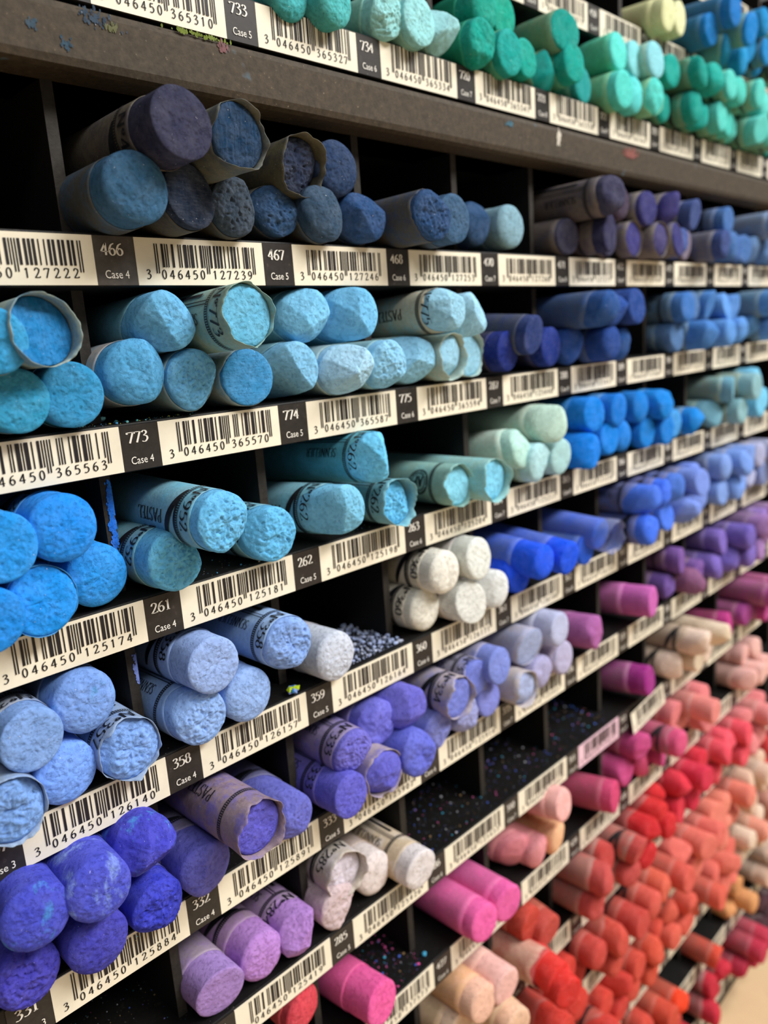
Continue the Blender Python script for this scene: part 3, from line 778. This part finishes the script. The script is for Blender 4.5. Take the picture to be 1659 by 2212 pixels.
cell('H', 3,
 ('b',1,1137,1843,78,(228,140,150),'rose pink','chip',6,dict(paper=(210,140,140),tint=.4,pr='line',num='')),
 ('b',2,1178,1846,75,(230,150,156),'rose pink','worn',5,dict(paper=(214,140,136),tint=.4)),
 ('b',3,1217,1817,74,(236,184,142),'peach','worn',6,dict(paper=(200,140,96),tint=.4)),
 ('t',2,1223,1740,74,(238,178,174),'pale pink','flat',6,dict(paper=(226,160,156),tint=.5)))
cell('H', 4, ('b',1,1333,1722,72,(202,66,112),'raspberry','flat',5,dict(paper=(150,80,96),tint=.4,pr='line',num='')),)
cell('I', 2,
 ('t',1,1050,2172,86,(238,190,166),'peach','flat',6,dict(paper=(220,170,120),tint=.3,pr='seal',num='')),
 ('t',2,1098,2135,88,(236,186,178),'pale pink','flat',12,dict(paper=(220,176,160),tint=.4)),
 ('b',1,1000,2225,90,(236,206,180),'cream','flat',6,dict(paper=(206,176,140),tint=.3)),
 ('b',3,1120,2222,86,(232,190,160),'peach','flat',6,dict(paper=(206,176,140),tint=.3)))
cell('I', 3,
 ('t',1,1152,2000,85,(192,66,52),'brick red','flat',8,dict(paper=(170,96,80),tint=.4)),
 ('t',2,1191,2015,78,(190,76,66),'brick red','flat',6,dict(paper=(170,96,80),tint=.4)),
 ('b',1,1170,2092,82,(176,72,72),'dull crimson','flat',-0.4,dict(paper=(206,170,150),tint=.15,rim='torn')),
 ('b',2,1212,2120,78,(222,56,50),'bright red','flat',8,dict(paper=(190,80,76),tint=.4)),
 ('b',3,1232,2150,76,(218,50,44),'bright red','flat',8,dict(paper=(190,80,76),tint=.4)))
cell('A', 1,
 ('b',1,637,-18,110,(70,172,165),'teal green','round',8,dict(paper=(100,160,150),tint=.5)),
 ('b',2,735,-2,108,(80,182,172),'teal green','round',8,dict(paper=(100,160,150),tint=.5)))
cell('A', 2,
 ('b',1,845,28,98,(152,216,204),'mint','broken',5,dict(paper=(130,170,160),tint=.5)),
 ('b',2,911,42,104,(150,216,206),'mint','flat',3,dict(paper=(126,170,160),tint=.5)),
 ('b',3,968,55,98,(148,206,198),'pale mint','chip',3,dict(paper=(126,170,160),tint=.5)))
cell('A', 3,
 ('b',1,1049,88,100,(18,158,134),'emerald','broken',4,dict(paper=(40,130,100),tint=.5)),
 ('b',2,1105,112,98,(24,160,142),'emerald','flat',3,dict(paper=(110,160,120),tint=.4)),
 ('b',3,1142,124,82,(14,158,134),'emerald','flat',5,dict(paper=(60,150,110),tint=.5)),
 ('t',1,1056,14,90,(24,158,130),'emerald','round',8,dict(paper=(40,130,100),tint=.5)),
 ('t',2,1090,30,90,(24,162,130),'emerald','flat',6,dict(paper=(40,130,100),tint=.5)))
cell('A', 4,
 ('b',1,1192,150,84,(18,158,142),'jade','chip',1,dict(paper=(130,150,110),tint=.4,rim='fray')),
 ('b',2,1243,135,80,(18,160,138),'jade','flat',5,dict(paper=(90,150,120),tint=.5)),
 ('b',3,1264,183,76,(30,150,138),'jade','flat',3,dict(paper=(110,150,120),tint=.5)),
 ('t',1,1230,62,95,(14,150,130),'jade','cut',1,dict(paper=(128,150,118),tint=.3,pr='wedge',num='')))
cell('A', 5,
 ('t',1,1341,109,95,(92,216,192),'aqua green','flat',1,dict(paper=(80,170,130),tint=.5)),
 ('t',2,1378,126,86,(130,212,206),'pale aqua','flat',7,dict(paper=(130,180,160),tint=.5)),
 ('t',3,1421,127,78,(136,208,206),'pale aqua','flat',1,dict(paper=(150,180,160),tint=.4)),
 ('b',1,1352,192,92,(84,208,186),'aqua green','flat',4,dict(paper=(130,170,120),tint=.4)),
 ('b',2,1378,203,86,(92,210,196),'aqua green','round',6,dict(paper=(130,170,120),tint=.4)),
 ('b',3,1421,206,84,(84,206,184),'aqua green','broken',0.5,dict(paper=(150,180,130),tint=.4,rim='fray')))
cell('U', 6,
 ('b',1,1448,28,92,(218,222,172),'pale yellow green','flat',6,dict(paper=(200,200,150),tint=.4)),
 ('b',2,1474,38,80,(220,224,178),'pale yellow green','flat',3,dict(paper=(200,200,150),tint=.4)))
cell('U', 7,
 ('b',1,1540,62,88,(14,116,176),'ocean blue','flat',3,dict(paper=(60,100,120),tint=.4)),
 ('t',1,1592,20,80,(14,112,176),'ocean blue','flat',5,dict(paper=(60,100,120),tint=.4)),
 ('b',2,1582,102,72,(30,140,176),'ocean blue','worn',2,dict(paper=(120,160,140),tint=.3)),
 ('b',3,1612,128,66,(22,140,185),'teal blue','round',6,dict(paper=(60,130,130),tint=.4)),
 ('t',2,1628,62,66,(14,126,190),'ocean blue','flat',2,dict(paper=(110,150,120),tint=.3)))

# cells farther along the rack: (colours, names, number in bottom layer, in top layer)
AUTO = {
 ('B',4): ([(52,52,84),(66,66,92),(50,50,88),(60,60,90),(72,60,84)], 'blackish navy', 3, 2, dict(paper=(104,94,88), tint=.15, e=2)),
 ('B',5): ([(54,54,118),(60,58,128),(70,66,120)], 'indigo', 3, 2, dict(paper=(130,122,112), tint=.15, e=1)),
 ('B',6): ([(60,80,140),(70,92,160),(130,120,140)], 'slate blue', 3, 1, dict(paper=(110,110,120), tint=.3, e=4)),
 ('B',7): ([(62,102,172),(72,116,182)], 'cornflower blue', 3, 1, dict(paper=(90,110,150), tint=.4, e=7)),
 ('B',8): ([(100,140,196),(110,150,205)], 'soft blue', 3, 2, dict(paper=(130,150,180), tint=.4, e=7)),
 ('C',4): ([(40,86,156),(36,78,160),(34,72,150)], 'cobalt blue', 3, 3, dict(paper=(50,80,130), tint=.5, e=8)),
 ('C',6): ([(64,122,186),(84,124,176),(70,130,190)], 'dusty blue', 3, 3, dict(paper=(80,116,130), tint=.4, e=7)),
 ('C',7): ([(92,150,212),(96,156,216)], 'soft sky blue', 3, 2, dict(paper=(100,140,170), tint=.5, e=7)),
 ('C',8): ([(110,166,220),(90,150,200)], 'light blue', 3, 3, dict(paper=(100,140,170), tint=.5, e=7)),
 ('D',5): ([(16,136,216),(20,130,210)], 'bright azure', 3, 2, dict(paper=(40,120,170), tint=.5, e=9)),
 ('D',6): ([(20,138,214),(70,160,220)], 'clear azure', 2, 0, dict(paper=(110,150,180), tint=.4, e=5)),
 ('D',7): ([(142,190,186),(120,180,190)], 'grey aqua', 3, 2, dict(paper=(150,176,160), tint=.3, e=4)),
 ('D',8): ([(112,196,222),(120,204,226)], 'light aqua', 3, 3, dict(paper=(120,180,190), tint=.5, e=7)),
 ('E',5): ([(76,126,230),(70,120,235),(80,128,228)], 'cornflower', 3, 3, dict(paper=(104,104,150), tint=.4, e=5)),
 ('E',6): ([(118,148,238),(124,152,236)], 'periwinkle', 3, 2, dict(paper=(130,130,170), tint=.4, e=8)),
 ('E',7): ([(122,162,240),(130,165,236)], 'light periwinkle', 3, 3, dict(paper=(130,150,200), tint=.4, e=8)),
 ('E',8): ([(150,170,230),(176,182,220)], 'pale periwinkle', 3, 2, dict(paper=(170,170,190), tint=.4, e=8)),
 ('F',6): ([(124,86,164),(112,82,160),(140,90,130)], 'deep purple', 3, 1, dict(paper=(110,74,96), tint=.4, e=6)),
 ('F',7): ([(116,98,190),(126,104,192)], 'violet', 3, 2, dict(paper=(100,80,140), tint=.5, e=9)),
 ('F',8): ([(150,120,196),(166,126,190)], 'light purple', 3, 3, dict(paper=(140,116,160), tint=.5, e=8)),
 ('G',6): ([(238,218,192),(240,214,196)], 'cream', 3, 2, dict(paper=(214,190,160), tint=.4, e=6)),
 ('G',8): ([(192,74,150),(180,80,160)], 'fuchsia', 3, 2, dict(paper=(170,90,130), tint=.4, e=6)),
 ('H',5): ([(226,88,134),(206,76,138)], 'deep pink', 3, 2, dict(paper=(176,84,110), tint=.4, e=6)),
 ('H',6): ([(238,144,138),(236,136,140)], 'salmon pink', 3, 3, dict(paper=(214,136,128), tint=.5, e=8)),
 ('H',8): ([(240,190,180),(238,184,176)], 'blush pink', 3, 2, dict(paper=(226,180,168), tint=.5, e=9)),
 ('I',4): ([(196,70,66),(204,82,78)], 'brick red', 3, 3, dict(paper=(190,130,120), tint=.3, e=5)),
 ('I',5): ([(222,48,52),(216,44,50)], 'bright red', 3, 3, dict(paper=(180,90,86), tint=.4, e=8)),
 ('I',6): ([(218,50,78),(224,52,72)], 'carmine', 3, 3, dict(paper=(196,50,66), tint=.5, e=12)),
 ('I',7): ([(238,88,106),(240,84,100)], 'coral rose', 3, 3, dict(paper=(214,90,100), tint=.5, e=10)),
 ('I',8): ([(240,150,150),(236,140,144)], 'pink', 3, 3, dict(paper=(226,140,136), tint=.5, e=10)),
 ('J',3): ([(206,58,48),(214,64,52)], 'scarlet', 3, 3, dict(paper=(196,80,70), tint=.5, e=8)),
 ('J',4): ([(212,82,68),(206,74,66)], 'terracotta red', 3, 3, dict(paper=(190,84,72), tint=.5, e=8)),
 ('J',5): ([(228,104,82),(224,96,84)], 'coral', 3, 3, dict(paper=(204,96,80), tint=.5, e=8)),
 ('J',6): ([(238,124,110),(236,118,108)], 'light coral', 3, 3, dict(paper=(214,112,100), tint=.5, e=9)),
 ('J',7): ([(242,144,124),(240,138,120)], 'salmon', 3, 3, dict(paper=(220,124,108), tint=.5, e=9)),
 ('J',8): ([(236,204,182),(232,196,172)], 'cream pink', 3, 3, dict(paper=(214,184,160), tint=.5, e=9)),
 ('J',9): ([(200,48,54),(210,60,60)], 'dark red', 3, 2, dict(paper=(170,60,60), tint=.5, e=9)),
 ('K',4): ([(220,72,58),(214,66,56)], 'vermilion', 3, 3, dict(paper=(206,90,76), tint=.5, e=7)),
 ('K',5): ([(222,88,66),(218,82,66)], 'vermilion coral', 3, 3, dict(paper=(200,84,68), tint=.5, e=7)),
 ('K',6): ([(226,98,82),(230,104,86)], 'warm coral', 3, 3, dict(paper=(206,92,80), tint=.5, e=8)),
 ('K',7): ([(238,124,108),(236,118,106)], 'soft coral', 3, 3, dict(paper=(214,116,100), tint=.5, e=8)),
 ('K',8): ([(242,160,138),(240,214,192)], 'shell pink', 3, 3, dict(paper=(214,170,140), tint=.5, e=8)),
 ('K',9): ([(240,170,150),(238,160,144)], 'peach pink', 3, 2, dict(paper=(214,150,130), tint=.5, e=8)),
 ('L',5): ([(216,82,60),(212,76,60)], 'burnt orange', 3, 2, dict(paper=(196,84,64), tint=.5, e=7)),
 ('L',6): ([(255,74,36)], 'vivid orange red', 1, 0, dict(paper=(206,96,76), tint=.4, e=5, p=.25)),
 ('L',7): ([(232,84,62)], 'coral red', 1, 0, dict(paper=(190,84,70), tint=.4, e=3, p=.3)),
 ('L',8): ([(228,164,108),(226,158,104)], 'tan orange', 2, 1, dict(paper=(206,148,96), tint=.5, e=9)),
 ('L',9): ([(238,214,196),(240,206,184)], 'ivory', 3, 2, dict(paper=(206,184,164), tint=.5, e=9)),
 ('M',6): ([(204,44,60),(200,40,58)], 'crimson', 2, 1, dict(paper=(150,60,70), tint=.4, e=8)),
 ('M',7): ([(204,38,60),(206,44,64)], 'cherry red', 3, 2, dict(paper=(160,110,110), tint=.3, e=6)),
 ('M',8): ([(206,60,88),(200,52,80)], 'rose red', 3, 2, dict(paper=(170,70,90), tint=.5, e=8)),
 ('M',9): ([(76,48,56),(84,52,60)], 'dark plum', 3, 1, dict(paper=(90,70,70), tint=.4, e=8)),
 ('A',6): ([(18,160,138),(24,170,148)], 'sea green', 3, 3, dict(paper=(100,150,110), tint=.4, e=3)),
 ('A',7): ([(78,206,180),(90,210,186)], 'light sea green', 3, 3, dict(paper=(120,180,130), tint=.4, e=3)),
 ('A',8): ([(92,212,188),(100,214,192)], 'pale sea green', 3, 2, dict(paper=(120,180,140), tint=.4, e=3)),
 ('A',9): ([(60,170,150),(40,150,130)], 'muted green', 2, 1, dict(paper=(80,120,90), tint=.4, e=3)),
 ('U',8): ([(16,132,186),(22,138,190)], 'sea blue', 3, 2, dict(paper=(70,130,140), tint=.4, e=3)),
 ('U',9): ([(60,130,90),(50,120,90)], 'leaf green', 3, 2, dict(paper=(90,120,80), tint=.4, e=3)),
}
sid = 0
for (r, c), L in HAND.items():
    for ent in L:
        lay, slot, x, y, dv, rgb, cname, end, e = ent[:9]; op = dict(ent[9]) if len(ent) > 9 else {}
        sid += 1; rn = random.Random(sid*7+1)
        P, t, Xs, Zs = solve(r, c, lay, slot, x, y, dv, 0.16+op.get('dp', 0.0))
        rad_ = min(0.164, max(0.143, dv*t/2/F_PX))
        near = t < 6.2
        L_ = (62 if e < 0 else 62)*0.001
        # the tip lies a little in front of the middle of the seen end face
        back = (Xs*0.6+P.x*0.4, P.y+L_/W, Zs*0.75+P.z*0.25)
        extra = {'orange': ' stained orange', 'cyan': ' smudged cyan', 'pale': ' rubbed pale blue', 'brown': ' with brown smears'}.get(op.get('stain'), '')
        make_stick(P+Vector((0, 0.0, 0)), back, rad_*W*0.985, L_, rgb, end, e*0.001, op.get('paper', PALE), op.get('tint', .35),
                   op.get('rim', 'clean'), op.get('style', 'chalk'), op.get('pr') if near else None, op.get('num'),
                   lab(r, c, lay, slot, cname, end, op.get('rim', 'clean'), e, extra), GROUPN(r, c), 2 if t < 5.3 else (1 if near else 0), sid, stain=op.get('stain'), film=op.get('film', False))
far_bulk = (MB(), [])
far_order = sorted(AUTO, key=lambda k: (-99 if k[0] in 'AU' else 0)+(Vector((k[1]+.5, ROW[k[0]][1]-.2, ROW[k[0]][2]+.3))-CAM).dot(fw))
for (r, c) in far_order:
    cols, cname, nb, nt2, op = AUTO[(r, c)]
    dx, y0, zt = ROW[r]; rn = random.Random(ord(r)*100+c)
    lst = [('b', i+1) for i in range(nb)]
    tl = {0: [], 1: [1], 2: [1, 2], 3: [0, 1, 2] if rn.random() < 0.0 else [1, 2]}[nt2]
    lst += [('t', i) for i in tl]
    if nt2 == 3: lst += [('t', 3)]
    for lay, slot in lst:
        sid += 1
        rr = rn.uniform(0.147, 0.158)
        X = c+dx+{('b',1): .165, ('b',2): .48, ('b',3): .80, ('t',1): .32 if nt2 < 3 else .19, ('t',2): .64 if nt2 < 3 else .50, ('t',3): .82}[(lay, slot)]
        Z = zt+rr+(0 if lay == 'b' else (.270 if nt2 < 3 else .295))
        p = op.get('p', rn.uniform(0.02, 0.34)) if lay == 'b' else rn.uniform(0.08, 0.46)
        end = rn.choice(['flat', 'round', 'flat', 'chip', 'broken', 'worn', 'cut'])
        P = (X+rn.uniform(-.01, .01), y0-p, Z+rn.uniform(-.004, .012))
        dv_ = Vector(P)-CAM; tz = dv_.dot(fw); px = 829.5+F_PX*dv_.dot(RT)/tz; py = 1106-F_PX*dv_.dot(UP)/tz
        if px > 1659+60 or py < -40 or py > 2212+70: continue          # wholly outside the photograph
        L_ = 0.062; rgb = tuple(int(v*.95) for v in cols[(slot+(lay == 't')*2) % len(cols)])
        make_stick(P, (X, y0-p+L_/W, Z), rr*W*0.985, L_, rgb, end, max(0.0, op['e']+rn.uniform(-2, 4))*0.001, tuple(int(v*.60+u*.26) for v, u in zip(op['paper'], (165, 150, 140))), op['tint']*0.65,
                   rn.choice(['clean', 'clean', 'fray']), 'chalk', 'wedge' if rn.random() < .3 else ('line' if rn.random() < .3 else None), '',
                   lab(r, c, lay, slot, cname, None, 'clean', 0), GROUPN(r, c), False, sid, far_bulk if stick_count >= 300 else None)
if far_bulk[0].v:
    o = put('pastel_stick', far_bulk[0].mesh('far_pastels', far_bulk[1], True))
    tag(o, 'mass of small blurred pastels filling the farthest compartments along the right edge', 'pastels', kind='stuff')
print('sticks', stick_count)

# ------------------------------------------------------------------ crumbs, dust and smears
def blob(m, c, r, rn, mi=0):
    """a small angular crumb"""
    t = (1+5**.5)/2
    V = [(-1,t,0),(1,t,0),(-1,-t,0),(1,-t,0),(0,-1,t),(0,1,t),(0,-1,-t),(0,1,-t),(t,0,-1),(t,0,1),(-t,0,-1),(-t,0,1)]
    Fc = [(0,11,5),(0,5,1),(0,1,7),(0,7,10),(0,10,11),(1,5,9),(5,11,4),(11,10,2),(10,7,6),(7,1,8),(3,9,4),(3,4,2),(3,2,6),(3,6,8),(3,8,9),(4,9,5),(2,4,11),(6,2,10),(8,6,7),(9,8,1)]
    R_ = Matrix.Rotation(rn.uniform(0, 6), 3, 'Z') @ Matrix.Rotation(rn.uniform(0, 6), 3, 'X')
    P = [R_ @ (Vector(v)/1.9*rn.uniform(.65, 1.15)*r) for v in V]
    m.add([(c[0]+p.x, c[1]+p.y, c[2]+p.z*0.75) for p in P], Fc, mi)
def crumbs(r, c, cols, n, size, xr, yr, label, seed):
    rn = random.Random(seed); m = MB(); dx, y0, zt = ROW[r]
    for i in range(n):
        sz = size[0]*(size[1]/size[0])**(rn.random()**3.2)
        x = c+dx+rn.uniform(*xr); y = y0+yr[0]+(yr[1]-yr[0])*rn.random()
        blob(m, (x*W, y*W, zt*W+sz*0.55), sz, rn, rn.randrange(len(cols)))
    o = m.build('chalk_crumbs', [chalk_mat(k) for k in cols]); tag(o, label, 'crumbs', kind='stuff'); return o
MIX = [(70,100,190),(200,90,150),(190,190,200),(60,170,190),(120,110,190),(150,120,80)]
crumbs('E', 1, [(176,190,226),(166,182,222),(190,198,220)], 1500, (.00010, .0011), (.34, .97), (.04, .62), 'pale blue chalk crumbs scattered behind the stick above tag 359', 1)
crumbs('G', 2, MIX, 520, (.00008, .0006), (.03, .97), (.04, 1.2), 'coloured chalk dust on the bare shelf right of tag 285', 2)
crumbs('G', 3, MIX, 520, (.00008, .0006), (.03, .97), (.04, 1.2), 'coloured chalk dust on the bare shelf above tag 310', 3)
crumbs('G', 4, MIX+[(90,140,230)], 480, (.0001, .0008), (.03, .97), (.04, 1.2), 'coloured dust on the bare shelf behind the pink-stained label', 4)
crumbs('H', 1, MIX+[(226,90,160),(220,90,160)], 420, (.00008, .00075), (.3, .98), (.03, .7), 'pink and blue chalk crumbs left of tag 427', 5)
crumbs('C', 0, [(120,205,190),(70,150,190),(200,190,80)], 60, (.0001, .0006), (-.2, .5), (.01, .15), 'aqua and yellow crumbs along the shelf edge above tag 773', 6)
crumbs('D', 0, [(90,170,200),(150,130,90),(200,200,190)], 60, (.00008, .0003), (.4, 1.0), (.01, .4), 'fine dust under the sky teal pastels above tag 261', 7)
crumbs('D', 1, [(120,170,120),(110,170,180),(90,110,90)], 60, (.00008, .0004), (.4, .9), (.01, .3), 'greenish dust beside the turquoise pastels above tag 262', 8)
crumbs('F', -1, [(90,170,226),(80,190,200),(180,200,90)], 40, (.0001, .0006), (.5, .9), (-.12, .1), 'cyan crumbs lying between the violet blue pastels', 9)
crumbs('G', -1, MIX, 160, (.00008, .0003), (.1, .98), (.03, .8), 'chalk dust in the dark empty compartment at lower left', 10)
def crumb_thing(x, y, r, cell_r, cols, size, label, seed):
    rn = random.Random(seed); d = pix_dir(x, y); zt = ROW[cell_r][2]
    t = (zt+size/W*0.5-CAM.z)/d.z; P = (CAM+d*t)*W; m = MB()
    n = 9
    for i in range(n):
        a = i*2.4; q = size*0.55*(i/n)**.5
        blob(m, (q*math.cos(a), q*math.sin(a)*.7, rn.uniform(-.1, .25)*size), size*rn.uniform(.35, .6), rn, i % len(cols))
    o = m.build('chalk_crumb', [chalk_mat(k) for k in cols], None, False, P); tag(o, label, 'crumb'); return o
crumb_thing(632, 1492, 0, 'E', [(130,150,220),(188,214,40),(120,150,210),(40,120,170)], .0026, 'large periwinkle and lime chalk chunk beside tag 359', 3)
crumb_thing(916, 2060, 0, 'H', [(70,170,196)], .0014, 'teal chalk crumb on the dusty shelf left of tag 427', 4)
crumb_thing(217, 907, 0, 'C', [(140,214,196)], .0015, 'pale aqua chalk flake on the shelf edge left of tag 773', 5)
crumb_thing(741, 1352, 0, 'E', [(150,165,200)], .0016, 'largest pale blue crumb at the back of the compartment above tag 359', 6)

def smear(x, y, Y, sx, sz, rgb, seed, par, n=90, tilt=0.0, dens=1.0):
    """chalk rubbed onto a board: a patch of ragged flakes lying on its face"""
    rn = random.Random(seed); d = pix_dir(x, y); P = CAM+d*((Y-CAM.y)/d.y); m = MB()
    for i in range(n):
        a, b = rn.gauss(0, .42), rn.gauss(0, .42)
        if abs(a) > 1 or abs(b) > 1: continue
        cx = P.x+a*sx+b*sz*tilt; cz = P.z+b*sz; q = rn.uniform(.003, .012)*dens
        k = [(cx+q*rn.uniform(.5, 1)*math.cos(t_), cz+1.6*q*rn.uniform(.5, 1)*math.sin(t_)) for t_ in (0, 1.1, 2.2, 3.3, 4.4, 5.4)]
        m.add([(u*W, (Y-0.0035-i*0.00001)*W, v*W) for u, v in k], [(0,1,2,3,4,5)])
    o = m.build('chalk_smear', chalk_mat(rgb)); return o
def dsmear(r, j, x, y, sz, rgb, seed, n=90, off=0.0, sx=.022):
    d_ = DIVS[(r, j)]; o = smear(x, y, ROW[r][1]+REC, sx, sz, rgb, seed, d_, n); o.parent = d_
    c0, c1 = (j+ROW[r][0]-0.045)*W, (j+ROW[r][0]+0.015)*W
    for v in o.data.vertices: v.co.x = min(max(v.co.x, c0), c1)
dsmear('B', 0, 147, 322, .09, (226,204,20), 1)
dsmear('D', 0, 243, 1130, .20, (40,120,210), 2, 260)
dsmear('D', 0, 238, 1075, .10, (50,130,210), 3, 120)
dsmear('E', 0, 296, 1440, .10, (120,140,214), 4, 200)
dsmear('C', 0, 203, 690, .08, (40,130,150), 5, 40)
dsmear('B', 2, 803, 370, .06, (50,90,190), 6, 50)
dsmear('H', 3, 1056, 1838, .10, (222,80,150), 7, 60, sx=.012)
for k, (x, y, sx, sz, rgb, n, tl) in enumerate([(1207,292,.035,.05,(210,204,190),60,0), (1206,306,.02,.03,(210,204,190),30,0), (1362,332,.16,.05,(142,88,82),200,0), (205,38,.12,.05,(58,74,92),50,-1.2),
        (145,98,.03,.04,(56,80,98),20,0), (483,104,.04,.03,(124,88,90),40,0), (430,76,.26,.010,(112,128,54),60,0), (66,50,.03,.03,(60,80,96),20,0), (1100,268,.05,.02,(70,110,130),40,0), (240,60,.05,.02,(96,98,66),20,0)]):
    o = smear(x, y, -0.005, sx, sz, rgb, 40+k, None, n, tl); child(o, upper)
